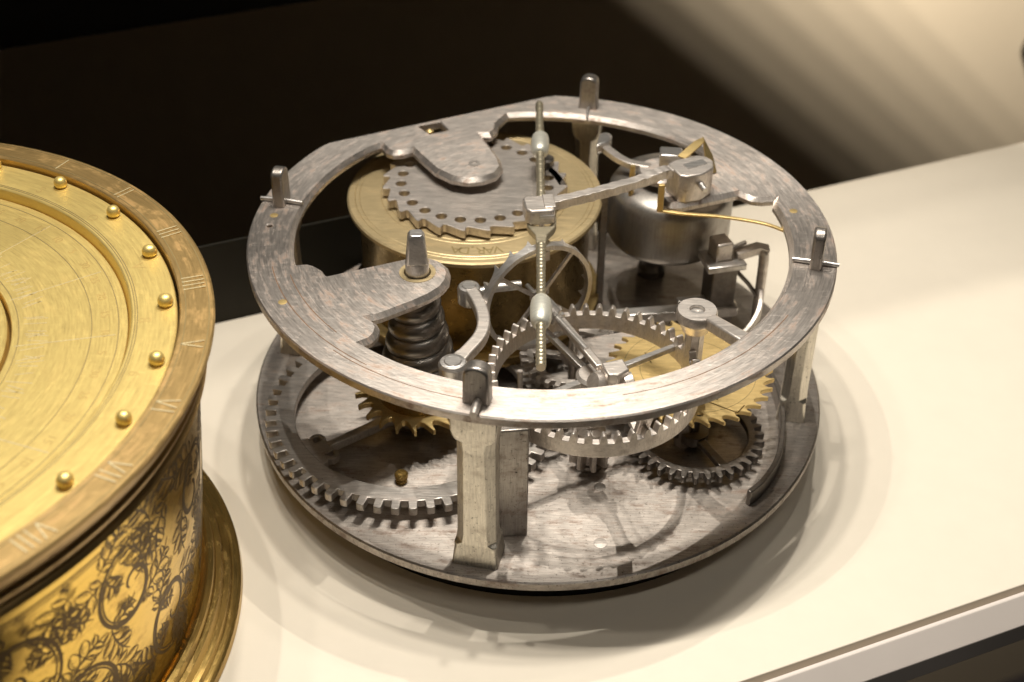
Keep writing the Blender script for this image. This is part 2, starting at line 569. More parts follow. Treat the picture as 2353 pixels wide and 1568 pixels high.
bv = [tuple(sp(u, n, z)) for n in (23.0, 23.9) for u, z in ((34.75, -8.8), (34.95, -9.2), (37, -8.5), (38, -4), (35.7, -5.2))]
tag(mesh('black_bracket', (bv, [(0, 1, 2, 3, 4), (9, 8, 7, 6, 5)] + [(i, (i + 1) % 5, 5 + (i + 1) % 5, 5 + i) for i in range(5)]), 'black', bevel=0.1),
    'black bracket on the pale wall at the top right edge', 'bracket')

# ================================================================== THE OPEN CLOCK MOVEMENT
H = 3.84
CL = empty('clock_movement', (0, 0, SH), 'open round steel clock movement with toothed wheels between plate and ring', 'clock movement')

# ---- base plate
bp = mesh('base_plate', mv(lathe([(0, -0.24), (6.12, -0.24), (6.19, -0.20), (6.195, -0.03), (6.16, 0.0), (0, 0.0)], 160), 0, 0), 'plate_steel', CL)
mesh('foot', lathe([(5.6, SH), (5.6, -0.25)], 128), 'black', CL)  # unseen support, widened and coloured black to stand in for shade under the plate
def disc_at(name, x, y, z, r, h, mat, parent, hole=0.0):
    if hole:
        g = ringlathe([(r, 0), (r, h), (hole, h), (hole, 0)], 24)
    else:
        g = lathe([(r, 0), (r, h * 0.7), (r * 0.85, h), (0, h)], 24)
    return mesh(name, mv(g, x, y, z), mat, parent)
disc_at('rivet', 1.29, -5.10, 0.0, 0.13, 0.012, 'steel', bp)
disc_at('rivet', 1.31, -3.52, 0.0, 0.12, 0.012, 'dark_steel', bp)
sx, sy = -2.71, -3.50
mesh('screw', join(mv(lathe([(0.12, 0), (0.12, 0.07), (0.10, 0.09), (0.10, 0.11), (0.14, 0.13), (0.14, 0.2), (0.10, 0.24), (0, 0.25)], 20), sx, sy)), 'gilt_base', bp)
mesh('screw', mv(lathe([(0.15, 0), (0.15, 0.06), (0.11, 0.10), (0, 0.11)], 20), -1.85, -4.15), 'dark_steel', bp)

# ---- top ring with its three cocks in one piece
RI, RO = 5.06, 6.0
ARM_A = [(-4.86, -1.37), (-4.62, -1.33), (-4.47, -1.39), (-4.33, -1.51), (-4.23, -1.69), (-4.17, -1.72), (-2.69, -1.06), (-2.24, -1.0), (-2.0, -1.12),
         (-1.84, -1.32), (-1.77, -1.56), (-1.78, -1.83), (-1.88, -2.10), (-2.09, -2.36), (-2.39, -2.62), (-3.02, -3.08), (-3.18, -3.13), (-3.05, -3.24),
         (-2.98, -3.40), (-2.99, -3.62), (-3.08, -3.81), (-3.22, -3.91)]
ARM_B = [(-1.06, 4.55), (-1.07, 4.26), (-1.2, 4.02), (-1.40, 4.02), (-1.36, 3.9), (-1.14, 3.43), (-0.95, 2.97), (-0.88, 2.6), (-1.0, 2.27), (-1.28, 2.06), (-1.62, 1.98), (-2.0, 2.08),
         (-2.38, 2.39), (-2.86, 3.12), (-2.95, 3.26), (-3.13, 3.14), (-3.36, 3.1), (-3.52, 3.18), (-3.66, 3.42)]
ARM_C = [(4.9, 1.25), (4.95, 1.50), (4.69, 1.46), (4.47, 1.49), (4.30, 1.62), (4.22, 1.70), (2.95, 1.14), (2.74, 1.12), (2.58, 1.24), (2.52, 1.46),
         (2.56, 1.75), (2.75, 2.2), (3.2, 2.75), (3.46, 3.1), (3.60, 3.50)]
def dense(pts, n=4):
    out = []
    for i in range(len(pts) - 1):
        a, b = Vector(pts[i]), Vector(pts[i + 1])
        out += [tuple(a + (b - a) * (k / n)) for k in range(n if (b - a).length > 0.5 else 1)]
    out.append(pts[-1])
    return out
def arc(a0, a1, r, n):
    return [(r * math.cos(a0 + (a1 - a0) * i / n), r * math.sin(a0 + (a1 - a0) * i / n)) for i in range(1, n)]
def ang(p):
    return math.atan2(p[1], p[0])
inner = list(ARM_C) + arc(ang(ARM_C[-1]), ang((-1.06, 4.93)), RI, 22) + ARM_B
a_s = ang(ARM_B[-1])
a_e = ang(ARM_A[0]) + 2 * PI
inner += arc(a_s, a_e, RI, 26) + ARM_A
inner += arc(ang(ARM_A[-1]), ang(ARM_C[0]), RI, 70)
outer = []
c0, c1 = Vector((-4.85, 3.48)), Vector((0.14, 5.98))     # flat chord on the back left
for i in range(160):
    a = 2 * PI * i / 160
    p = Vector((RO * math.cos(a), RO * math.sin(a)))
    d = (c1 - c0).normalized()
    nn = Vector((-d.y, d.x))
    s = (p - c0).dot(nn)
    if s > 0:
        p = p - nn * s
    outer.append(tuple(p))
slot = [(-2.92, 4.36), (-2.60, 3.98), (-2.20, 4.17), (-2.42, 4.58)]
def dedupe(l):
    return [p for i, p in enumerate(l) if (Vector(p) - Vector(l[i - 1])).length > 0.015]
ring = mesh('top_ring', plate([outer, dedupe(inner), slot, circle(-5.61, -0.02, 0.06, 12), circle(-2.42, -1.6, 0.27, 28)], H - 0.2, H, 0.028, {1: 0.09}), 'ring_steel', CL, angle=28)
for x, y, mt in ((-4.91, -2.71, 'brass'), (-5.58, 0.36, 'brass'), (5.3, 1.0, 'brass')):
    disc_at('rivet', x, y, H, 0.085, 0.006, mt, ring)
mesh('bushing', mv(ringlathe([(0.36, H - 0.01), (0.36, H + 0.012), (0.27, H + 0.012), (0.262, H - 0.1)], 40), -2.42, -1.6), 'brass_matt', ring)
disc_at('pivot', -1.52, 2.68, H, 0.13, 0.012, 'steel', ring, 0.055)
mesh('slot_pin', mv(lathe([(0.09, H - 0.3), (0.09, H - 0.02), (0, H + 0.02)], 16), -2.62, 4.16), 'brass', ring)

for r_, a0_, a1_ in ((5.52, 196, 236), (5.22, 200, 224), (5.60, 228, 262), (5.45, 286, 330)):
    pts = [(r_ * math.cos(rad(a0_ + (a1_ - a0_) * i / 40)), r_ * math.sin(rad(a0_ + (a1_ - a0_) * i / 40)), H + 0.001) for i in range(41)]
    mesh('scribed_line', sweep(pts, 0.016, 0.004), 'engrave_brown', ring)
# ---- four pillars with their tenons and cross pins
def pillar(deg, lugw, lugt, lugh, front=False):
    a = rad(deg)
    cx, cy = 5.57 * math.cos(a), 5.57 * math.sin(a)
    r = a + PI / 2
    def loc(g):
        return mv(g, cx, cy, 0, r)
    w, t = (0.80, 0.62) if front else (0.62, 0.56)
    secs = [(0.0, 1.12, 1.1, 0.02), (0.10, 1.10, 1.05, 0.03), (0.42, 1.02, 0.98, 0.05), (0.50, 1.04, 1.0, 0.07), (0.56, 0.98, 0.98, 0.15), (0.75, 0.94, 0.96, 0.16),
            (2.8, 0.90, 0.94, 0.16), (3.05, 0.92, 0.95, 0.15), (3.12, 1.0, 1.0, 0.06), (3.3, 1.08, 1.05, 0.03), (3.64, 1.12, 1.1, 0.02)]
    v, f = [], []
    for z, kw, kt, ch in secs:
        hw, ht = w / 2 * kw, t / 2 * kt
        pts = [(-hw + ch, -ht), (hw - ch, -ht), (hw, -ht + ch), (hw, ht - ch), (hw - ch, ht), (-hw + ch, ht), (-hw, ht - ch), (-hw, -ht + ch)]
        v += [(x, y, z) for x, y in pts]
    for k in range(len(secs) - 1):
        for i in range(8):
            j = (i + 1) % 8
            f.append((k * 8 + i, k * 8 + j, k * 8 + 8 + j, k * 8 + 8 + i))
    f.append(tuple(range(7, -1, -1)))
    f.append(tuple(range(len(v) - 8, len(v))))
    p = mesh('pillar', loc((v, f)), 'pillar_steel', CL, bevel=0.025, angle=25)
    # tenon standing above the ring: flat tongue with a rounded head
    pts = [(-lugw / 2, H - 0.15), (lugw / 2, H - 0.15)]
    top = H + lugh
    for i in range(13):
        b = PI * i / 12
        pts.append((lugw / 2 * math.cos(b) * (0.94), top - lugw * 0.36 + lugw * 0.36 * math.sin(b)))
    g = prism(pts, -lugt / 2, lugt / 2)
    g = xf(g, Matrix.Rotation(PI / 2, 4, 'X'))
    mesh('tenon', loc(g), 'lug_steel', p, bevel=0.05, segs=3)
    return p, loc
for deg, lw, lt, lh, fr in ((-100.8, 0.50, 0.30, 0.80, True), (170.8, 0.46, 0.26, 0.84, False), (79.2, 0.44, 0.30, 0.80, False), (-10.2, 0.46, 0.24, 0.84, False)):
    p, loc = pillar(deg, lw, lt, lh, fr)
    if fr:
        pin = [(0.03, -0.36, H + 0.10), (0.02, 0.30, H + 0.10)]
        g = tube([(0.05, -0.52, H + 0.075), (0.04, -0.2, H + 0.08), (0.02, 0.3, H + 0.09)], [0.075, 0.085, 0.06], 12)
    elif deg == 79.2:
        g = tube([(-0.02, -0.2, H + 0.05), (-0.03, 0.3, H + 0.05), (-0.06, 0.55, H - 0.02)], [0.03, 0.035, 0.025], 10)
    else:
        g = tube([(0.0, -0.46, H + 0.045), (0.0, 0.0, H + 0.06), (0.02, 0.46, H + 0.05)], [0.045, 0.055, 0.045], 12)
    mesh('cross_pin', loc(g), 'steel' if fr else 'bright_steel', p)
    disc_at('tenon_base', 0, 0, 0, 0.01, 0.01, 'steel', p) if False else None

# ---- spring barrel
BX, BY = -1.5, 2.52
barrel = mesh('spring_barrel', mv(lathe([(0, 0.42), (2.86, 0.42), (2.88, 0.46), (2.88, 0.62), (2.84, 0.68), (2.60, 0.70), (2.585, 0.8), (2.585, 3.0), (2.6, 3.05), (0, 3.05)], 128), BX, BY), 'brass_dark', CL)
cap = mesh('barrel_cap', mv(lathe([(0, 3.06), (2.80, 3.06), (2.84, 3.09), (2.84, 3.17), (2.80, 3.20), (2.68, 3.20), (2.665, 3.19), (2.65, 3.20), (2.585, 3.20), (2.57, 3.192), (2.555, 3.20),
                                   (2.10, 3.20), (2.085, 3.19), (2.07, 3.20), (1.98, 3.20), (1.965, 3.19), (1.95, 3.20), (0, 3.20)], 160), BX, BY), 'brass_matt', barrel, angle=20)
mesh('flange', mv(ringlathe([(2.87, 0.66), (2.87, 0.70), (2.62, 0.70), (2.62, 0.66)], 128), BX, BY), 'brass', barrel)
msg = 'VAR.DA'
for i, ch in enumerate(msg):
    g = text_mesh(ch, 0.36 if ch != '.' else 0.5)
    a = rad(-75.5 - 4.3 * i)                     # cut to be read from the middle of the cap
    m = Matrix.Translation((BX + 2.34 * math.cos(a), BY + 2.34 * math.sin(a), 3.203)) @ Matrix.Rotation(a - PI / 2, 4, 'Z')
    mesh('engraved_letter', xf(g, m), 'brass_cut', barrel, flat=True)
# ---- set-up ratchet on the barrel arbor
gl = gear_loop(24, 1.90, 2.06, 'saw', 0.1)
holes = [circle(1.64 * math.cos(a), 1.64 * math.sin(a), 0.122, 14) for a in [2 * PI * i / 24 + 0.12 for i in range(24)]]
rat = mesh('setup_ratchet', mv(plate([gl] + holes, 3.25, 3.46, 0.012), BX, BY + 0.08), 'steel', CL)
mesh('ratchet_arbor', mv(lathe([(1.1, 3.2), (1.1, 3.32)], 48), BX, BY + 0.08), 'brass_dark', rat)
mesh('ratchet_arbor', mv(lathe([(0.35, 3.44), (0.35, 3.66)], 32), -1.52, 2.68), 'dark_steel', rat)
# small click and spring under the far half of the foliot
mesh('click', join(mv(lathe([(0.2, 3.2), (0.2, 3.62), (0.15, 3.66), (0, 3.66)], 20), 0.05, 3.35), sweep(smooth_path([(0.05, 3.35, 3.4), (0.3, 2.9, 3.4), (0.45, 2.5, 3.4)], 5), 0.16, 0.12)), 'dark_steel', CL)

# ---- fusee with its winding square
FX, FY = -2.45, -1.68
prof = [(0.36, 3.64), (0.36, 3.50), (0.43, 3.42)]
zt, zb = 3.42, 1.12
turns = 6
v, f = [], []
seg, rows = 64, 260
for k in range(rows + 1):
    t = k / rows
    for i in range(seg):
        a = 2 * PI * i / seg
        ph = (t * turns + i / seg)
        fr = ph % 1.0
        r = 0.42 + 0.44 * (t ** 1.1)
        g_ = abs(math.sin(PI * fr))
        r += 0.13 * (g_ ** 0.45) - 0.09
        v.append((FX + r * math.cos(a), FY + r * math.sin(a), zt + (zb - zt) * t))
for k in range(rows):
    for i in range(seg):
        j = (i + 1) % seg
        f.append((k * seg + i, k * seg + j, (k + 1) * seg + j, (k + 1) * seg + i))
fus = mesh('fusee', (v, f), 'fusee_steel', CL, angle=60)
mesh('fusee_top', mv(lathe([(0.30, 3.64), (0.40, 3.60), (0.44, 3.44), (0.40, 3.38), (0, 3.38)], 40), FX, FY), 'fusee_steel', fus)
wsq = []
v, f = [], []
def rsq(h, ch, z, tw=0.12):
    pts = [(-h + ch, -h), (h - ch, -h), (h, -h + ch), (h, h - ch), (h - ch, h), (-h + ch, h), (-h, h - ch), (-h, -h + ch)]
    return [(x * math.cos(tw) - y * math.sin(tw) - 2.42, x * math.sin(tw) + y * math.cos(tw) - 1.6, z) for x, y in pts]
for s in (rsq(0.215, 0.03, H + 0.30), rsq(0.165, 0.03, H + 0.84), rsq(0.125, 0.045, H + 0.93)):
    v += s
for k in range(2):
    for i in range(8):
        j = (i + 1) % 8
        f.append((k * 8 + i, k * 8 + j, k * 8 + 8 + j, k * 8 + 8 + i))
f += [tuple(range(7, -1, -1)), tuple(range(16, 24))]
mesh('winding_square', join(mv(lathe([(0.235, H - 0.3), (0.235, H + 0.26), (0.21, H + 0.33), (0, H + 0.33)], 32), -2.42, -1.6), (v, f)), 'bright_steel', fus, bevel=0.015, angle=25)
gl = gear_loop(22, 1.06, 1.36, 'curl', 0.05)
fr_ = mesh('fusee_ratchet', mv(plate([gl, circle(0, 0, 0.3, 20)], 0.80, 0.94, 0.012), FX, FY), 'brass', CL)
mesh('ratchet_boss', mv(lathe([(0.9, 0.94), (0.9, 1.14), (0.86, 1.16), (0, 1.16)], 48), FX, FY), 'brass_dark', fr_)

# ---- great wheel
GX, GY = -2.62, -1.68
def wheel(name, x, y, n, ri, rr, rt, z0, z1, mat, kind='round', spokes=4, sw=0.2, hub=0.35, a0=0.3, bevel=0.015, spmat=None, irregular=0.0):
    w = mesh(name, mv(annulus(gear_loop(n, rr, rt, kind, 0.0, irregular), ri, z0, z1), x, y), mat, CL, bevel=bevel)
    for k in range(spokes):
        a = a0 + 2 * PI * k / spokes
        d = Vector((math.cos(a), math.sin(a), 0))
        c = Vector((x, y, (z0 + z1) / 2))
        p0, p1, p2 = c + d * (hub * 0.8), c + d * (ri * 0.5), c + d * (ri + 0.02)
        mesh('spoke', sweep([p0, p1, p2], [sw * 1.25, sw, sw * 1.2], (z1 - z0) * 0.86), spmat or mat, w, bevel=0.02)
    mesh('hub', mv(lathe([(hub, z0 - 0.03), (hub, z1 + 0.03), (hub * 0.6, z1 + 0.06), (0, z1 + 0.06)], 32), x, y), spmat or mat, w)
    return w
gw = wheel('great_wheel', GX, GY, 55, 2.48, 2.87, 3.10, 0.28, 0.46, 'wheel_steel', 'square', spokes=0, hub=0.5)
for a in (rad(-142), rad(-22), rad(98)):
    d = Vector((math.cos(a), math.sin(a), 0))
    c = Vector((GX, GY, 0.37))
    s = d.cross(Vector((0, 0, 1)))
    mesh('spoke', sweep([c + d * 0.3, c + d * 1.95, c + d * 2.06], [0.22, 0.17, 0.19], 0.2), 'wheel_steel', gw, bevel=0.02)
    # flared foot of the spoke with two rounded horns
    foot = [c + d * 2.02 - s * 0.20, c + d * 2.25 - s * 0.20, c + d * 2.30 - s * 0.42, c + d * 2.55 - s * 0.50, c + d * 2.58, c + d * 2.55 + s * 0.50, c + d * 2.30 + s * 0.42,
            c + d * 2.25 + s * 0.20, c + d * 2.02 + s * 0.20]
    mesh('spoke_foot', prism([(q.x, q.y) for q in foot], 0.285, 0.455), 'wheel_steel', gw, bevel=0.02)
    for k in (-1, 1):
        q = c + d * 2.16 + s * (0.27 * k)
        hook = [(q.x + d.x * 0.3, q.y + d.y * 0.3, 0.37)] + [(q.x + 0.13 * math.cos(t), q.y + 0.13 * math.sin(t), 0.37) for t in [a + k * (0.2 - 0.55 * j) for j in range(8)]]
        mesh('spoke_horn', sweep(hook[1:], 0.09, 0.16), 'wheel_steel', gw, bevel=0.015)
mesh('arbor', mv(lathe([(0.3, 0.0), (0.3, 0.8)], 24), GX, GY), 'dark_steel', gw)

# ---- contrate wheel with upright teeth
CX, CY = 1.10, -2.86
n, st = 46, 2 * PI / 46
v, f = [], []
zr, zt2, z0 = 2.41, 2.61, 2.06
prof = [(-0.5, zr), (-0.27, zr), (-0.21, zr + 0.11), (-0.11, zt2 - 0.02), (0.0, zt2), (0.11, zt2 - 0.02), (0.21, zr + 0.11), (0.27, zr)]
aa = []
for i in range(n):
    for t, z in prof:
        aa.append(((i + t) * st, z))
m_ = len(aa)
for a, z in aa:
    c, s = math.cos(a), math.sin(a)
    for r, zz in ((2.09, z0 + 0.03), (2.09, z), (1.94, z), (1.92, z0), (2.06, z0)):
        v.append((CX + r * c, CY + r * s, zz))
for i in range(m_):
    j = (i + 1) % m_
    for k in range(5):
        k2 = (k + 1) % 5
        f.append((i * 5 + k, j * 5 + k, j * 5 + k2, i * 5 + k2))
cw = mesh('contrate_wheel', (v, f), 'steel', CL, bevel=0.008, angle=25)
for k in range(4):
    a = rad(33) + k * PI / 2
    d = Vector((math.cos(a), math.sin(a), 0))
    c = Vector((CX, CY, 2.29))
    mesh('spoke', sweep([c + d * 0.2, c + d * 1.95], [0.15, 0.11], 0.12), 'bright_steel', cw, bevel=0.015)
mesh('hub', mv(lathe([(0.34, 2.18), (0.36, 2.22), (0.36, 2.36), (0.3, 2.42), (0, 2.42)], 32), CX, CY), 'steel', cw)
mesh('arbor', mv(lathe([(0.14, 0.0), (0.14, 0.9), (0.16, 0.95), (0.16, 2.3)], 20), CX, CY), 'steel', cw)
pv = plate([gear_loop(8, 0.21, 0.43, 'round', 0.2), circle(0, 0, 0.08, 12)], 0.16, 0.86, 0.02)
mesh('pinion', mv(pv, CX, CY - 0.02), 'steel', cw)
mesh('pinion_shoulder', mv(lathe([(0.26, 0.86), (0.3, 1.0), (0.2, 1.1), (0, 1.1)], 24), CX, CY), 'steel', cw)
disc_at('bearing', CX, CY, 0, 0.28, 0.12, 'dark_steel', cw)

# ---- escape wheel standing upright over the contrate wheel
EZ = 2.78
EC = Vector((-0.02, -0.88, EZ))
adir = (Vector((CX, CY, EZ)) - EC).normalized()
side = adir.cross(Vector((0, 0, 1))).normalized()
def esc(g):
    """local z = arbor direction, x = side, y = up"""
    m = Matrix((side, Vector((0, 0, 1)), adir)).transposed().to_4x4()
    m.translation = EC
    return xf(g, m)
n, st = 19, 2 * PI / 19
aa = []
for i in range(n):
    for t, z in ((-0.45, -0.12), (0.0, -0.14), (0.26, -0.19), (0.42, -0.28), (0.46, -0.275), (0.44, -0.125)):
        aa.append(((i + t) * st, z))
v, f = [], []
for a, z in aa:
    for r, zz in ((1.25, 0.04), (1.255 - z * 0.05, z), (1.155 - z * 0.05, z), (1.15, 0.04)):
        v.append((r * math.cos(a), r * math.sin(a), zz))
m_ = len(aa)
for i in range(m_):
    j = (i + 1) % m_
    for k in range(4):
        k2 = (k + 1) % 4
        f.append((i * 4 + k, j * 4 + k, j * 4 + k2, i * 4 + k2))
ew = mesh('escape_wheel', esc((v, f)), 'bright_steel', CL, bevel=0.006, angle=25)
for k in range(4):
    a = rad(40) + k * PI / 2
    mesh('spoke', esc(sweep([(0.1 * math.cos(a), 0.1 * math.sin(a), 0.0), (1.16 * math.cos(a), 1.16 * math.sin(a), 0.0)], 0.085, 0.07)), 'steel', ew, bevel=0.012)
mesh('hub', esc(lathe([(0.17, -0.08), (0.17, 0.1), (0.12, 0.16), (0, 0.16)], 20)), 'steel', ew)
mesh('arbor', esc(tube([(0, 0, -0.5), (0, 0, 0.2), (0, 0, 1.95)], [0.05, 0.06, 0.06], 10)), 'bright_steel', ew)
mesh('pinion', esc(plate([gear_loop(6, 0.09, 0.19, 'round'), circle(0, 0, 0.05, 8)], 0.28, 0.78, 0.01)), 'bright_steel', ew)

# ---- potence of the escape arbor: sloping bar and block over the middle of the contrate wheel
pot = mesh('potence_block', join(mv(prism([(-0.20, -0.20), (0.0, -0.26), (0.26, -0.16), (0.26, 0.20), (-0.20, 0.20)], 2.34, 2.84), 1.46, -3.18, 0, rad(20))), 'steel', CL, bevel=0.035)
mesh('bar', sweep([(0.24, -1.12, 2.66), (0.30, -1.22, 2.67), (1.20, -3.10, 2.74)], [0.14, 0.17, 0.17], [0.10, 0.14, 0.14]), 'steel', pot, bevel=0.03)
mesh('side_lug', mv(xf(lathe([(0.20, -0.12), (0.22, -0.04), (0.22, 0.04), (0.19, 0.13), (0.08, 0.15), (0, 0.15)], 28), Matrix.Rotation(rad(-62), 4, 'Y')), 1.16, -3.30, 2.52, rad(25)), 'steel', pot)
mesh('side_lug', mv(xf(lathe([(0, -0.18), (0.09, -0.16), (0.19, -0.08), (0.2, 0.08), (0, 0.12)], 28), Matrix.Rotation(rad(80), 4, 'Y')), 1.76, -3.28, 2.54, rad(10)), 'steel', pot)
mesh('leg', sweep([(1.62, -3.3, 2.4), (1.75, -3.7, 2.25), (1.95, -4.4, 2.25), (2.1, -4.9, 3.66)], 0.26, 0.14), 'steel', pot, bevel=0.02)

# ---- foliot balance
FZ = 4.22
fol = mesh('foliot_balance', join(
    xf(lathe([(0.09, -0.16), (0.14, -0.1), (0.14, 0.02), (0.09, 0.06)], 20), Matrix.Translation((0, 0, FZ))),
    tube([(0, 0, 3.1), (0, 0, FZ + 0.2)], 0.055, 12)), 'steel', CL)
def thread_rod(y0, y1, x0, x1, z, r, pitch, amp):
    ln = abs(y1 - y0)
    nn = max(4, int(ln / (pitch / 4)))
    pts, rs = [], []
    for i in range(nn + 1):
        t = i / nn
        pts.append((x0 + (x1 - x0) * t, y0 + (y1 - y0) * t, z))
        rs.append(r + (amp if i % 4 in (1, 2) else -amp) * (0.35 + 0.65 * abs(math.sin(i * 0.37))) + 0.004 * math.sin(i * 0.11))
    return tube(pts, rs, 14)
zf = FZ - 0.02
mesh('arm', join(thread_rod(-1.05, -4.98, 0.0, 0.05, zf, 0.086, 0.115, 0.009)), 'rod_brass', fol, angle=50)
mesh('arm', join(thread_rod(0.35, 4.86, -0.02, -0.12, zf, 0.085, 0.10, 0.008)), 'rod_brass', fol, angle=50)
fork = [(-0.30, -0.10), (-0.30, -0.36), (-0.26, -0.52), (-0.12, -0.78), (-0.09, -1.10), (0.09, -1.10), (0.12, -0.78), (0.26, -0.52), (0.30, -0.36), (0.30, -0.10),
        (0.23, -0.10), (0.22, -0.34), (0.14, -0.46), (-0.14, -0.46), (-0.22, -0.34), (-0.23, -0.10)]
mesh('fork', prism(fork, zf - 0.10, zf + 0.06), 'rod_brass', fol, bevel=0.02)
mesh('fork', prism([(-x, -y * 0.6) for x, y in fork], zf - 0.10, zf + 0.06), 'rod_brass', fol, bevel=0.02)
wp = [(0.0, -0.40), (0.10, -0.40), (0.15, -0.38), (0.185, -0.31), (0.203, -0.2), (0.208, 0.0), (0.203, 0.2), (0.185, 0.31), (0.15, 0.40), (0.10, 0.43), (0.0, 0.43)]
for (x, y, k) in ((-0.075, 2.95, 0.98), (0.03, -3.30, 1.0)):
    g = xf(lathe([(r * k, z * k) for r, z in wp], 36), Matrix.Translation((x, y, zf)) @ Matrix.Rotation(PI / 2, 4, 'X'))
    mesh('weight', g, 'pale_metal', fol, angle=50)
mesh('verge_pallet', join(box(0.09, -0.05, 3.25, 0.2, 0.05, 0.22, 0.5), box(0.09, -0.05, 2.45, 0.2, 0.05, 0.22, -0.5), tube([(0, 0, 1.4), (0, 0, 3.2)], 0.05, 10)), 'steel', fol)

# ---- balance cock: forged arm from the block to the foliot
zc = 4.46
pth = smooth_path([(0.05, 0.02, zc), (0.26, 0.09, zc), (0.9, 0.40, zc), (1.6, 0.76, zc + 0.01), (2.2, 1.10, zc + 0.03), (2.5, 1.30, zc + 0.06), (2.72, 1.42, zc + 0.02)], 7)
rf_ = random.Random(5)
bc = mesh('balance_cock', sweep(pth, [0.22 + rf_.uniform(-0.02, 0.02) for _ in pth], [0.20 + rf_.uniform(-0.022, 0.022) for _ in pth]), 'steel', CL, bevel=0.03)
hd = [(-0.34, -0.22), (-0.24, -0.34), (0.2, -0.34), (0.26, -0.28), (0.27, 0.22), (0.2, 0.28), (-0.3, 0.26), (-0.36, 0.18)]
mesh('head', mv(prism(hd, zc - 0.2, zc + 0.14), -0.02, -0.10, 0, rad(8)), 'steel', bc, bevel=0.045)
mesh('head_wedge', mv(box(0.13, -0.08, zc + 0.13, 0.24, 0.5, 0.06), 0, 0, 0, rad(8)), 'steel', bc, bevel=0.02)
mesh('head_slot', mv(box(0.05, -0.452, zc + 0.0, 0.28, 0.03, 0.07), 0, 0, 0, rad(8)), 'bright_steel', bc)
blk = [(-0.42, -0.30), (-0.30, -0.40), (0.05, -0.44), (0.40, -0.30), (0.54, -0.05), (0.50, 0.16), (0.34, 0.30), (-0.20, 0.30), (-0.42, 0.22)]
block = mesh('cock_block', mv(prism(blk, H + 0.0, H + 0.66), 3.12, 1.70, 0, rad(26)), 'steel', bc, bevel=0.03)
mesh('block_inlay', mv(box(0.10, -0.04, H + 0.668, 0.50, 0.20, 0.02), 3.12, 1.70, 0, rad(30)), 'bright_steel', bc)
mesh('block_pin', tube([(3.30, 1.42, H + 0.42), (3.42, 1.12, H + 0.38)], [0.075, 0.06], 12), 'bright_steel', bc)

# ---- bell-shaped drum under the right cock
LX, LY = 2.92, 3.20
bell = mesh('bell', mv(lathe([(0, 1.72), (1.12, 1.72), (1.24, 1.74), (1.33, 1.79), (1.39, 1.88), (1.415, 2.0), (1.42, 2.5), (1.415, 2.95), (1.39, 3.06), (1.32, 3.17), (1.18, 3.26),
                             (0.95, 3.33), (0.6, 3.38), (0.25, 3.40), (0, 3.40)], 96), LX, LY), 'polished_steel', CL, angle=60)
mesh('bell_stem', mv(lathe([(0.34, 0), (0.34, 0.2), (0.25, 0.3), (0.25, 1.74)], 32), LX - 0.2, LY + 1.0), 'dark_steel', bell)
mesh('bell_stud', mv(lathe([(0.16, 3.38), (0.16, 3.66)], 16), LX, LY), 'dark_steel', bell)

# ---- lever, nut, brass springs and wire on the right cock
lev = mesh('hammer_lever', sweep(smooth_path([(1.42, 3.86, 3.62), (1.50, 3.72, 3.62), (1.72, 3.42, 3.61), (2.0, 3.2, 3.6), (2.4, 3.08, 3.6)], 6), [0.19] * 25, [0.15] * 25), 'steel', CL, bevel=0.03)
mesh('lever_head', mv(prism([(-0.16, -0.34), (0.12, -0.05), (0.15, 0.22), (0.0, 0.36), (-0.16, 0.26)], 3.54, 3.80), 1.40, 3.98, 0, rad(-8)), 'bright_steel', lev, bevel=0.04)
mesh('lever_plate', mv(lathe([(0.52, 3.50), (0.55, 3.53), (0.55, 3.62), (0.5, 3.66), (0, 3.66)], 40), 2.66, 2.92), 'ring_steel', lev)
nut = mesh('square_nut', mv(box(0, 0, 3.92, 0.50, 0.40, 0.46), 2.82, 2.88, 0, rad(-4)), 'bright_steel', CL, bevel=0.035)
mesh('nut_pin', tube([(2.82, 2.75, 3.88), (2.80, 2.35, 3.86)], 0.055, 10), 'bright_steel', nut)
bs = mesh('brass_leaf_spring', sweep([(2.98, 2.18, H + 0.55), (3.35, 2.62, H + 0.66), (3.48, 2.80, H + 0.66), (3.62, 2.62, H + 0.34), (3.72, 2.45, H + 0.02)], 0.20, 0.035), 'brass', CL)
mesh('brass_pin', tube([(1.97, 2.50, 3.2), (1.97, 2.50, 3.98)], [0.06, 0.06], 12), 'brass', CL)
wire = mesh('brass_wire', join(sweep([(2.50, 1.10, H + 0.52), (2.50, 1.10, H - 0.14)], 0.13, 0.09),
                               sweep(smooth_path([(2.48, 1.10, H - 0.12), (3.0, 1.0, H - 0.13), (3.7, 0.93, H - 0.13), (4.3, 0.82, H - 0.14), (4.75, 0.66, H - 0.14), (5.2, 0.50, H - 0.235)], 5), 0.085, 0.05)), 'brass', CL, bevel=0.012)
mesh('flat_upright', box(1.38, 2.3, 1.75, 0.16, 0.10, 3.5, rad(10)), 'dark_steel', CL, bevel=0.015)

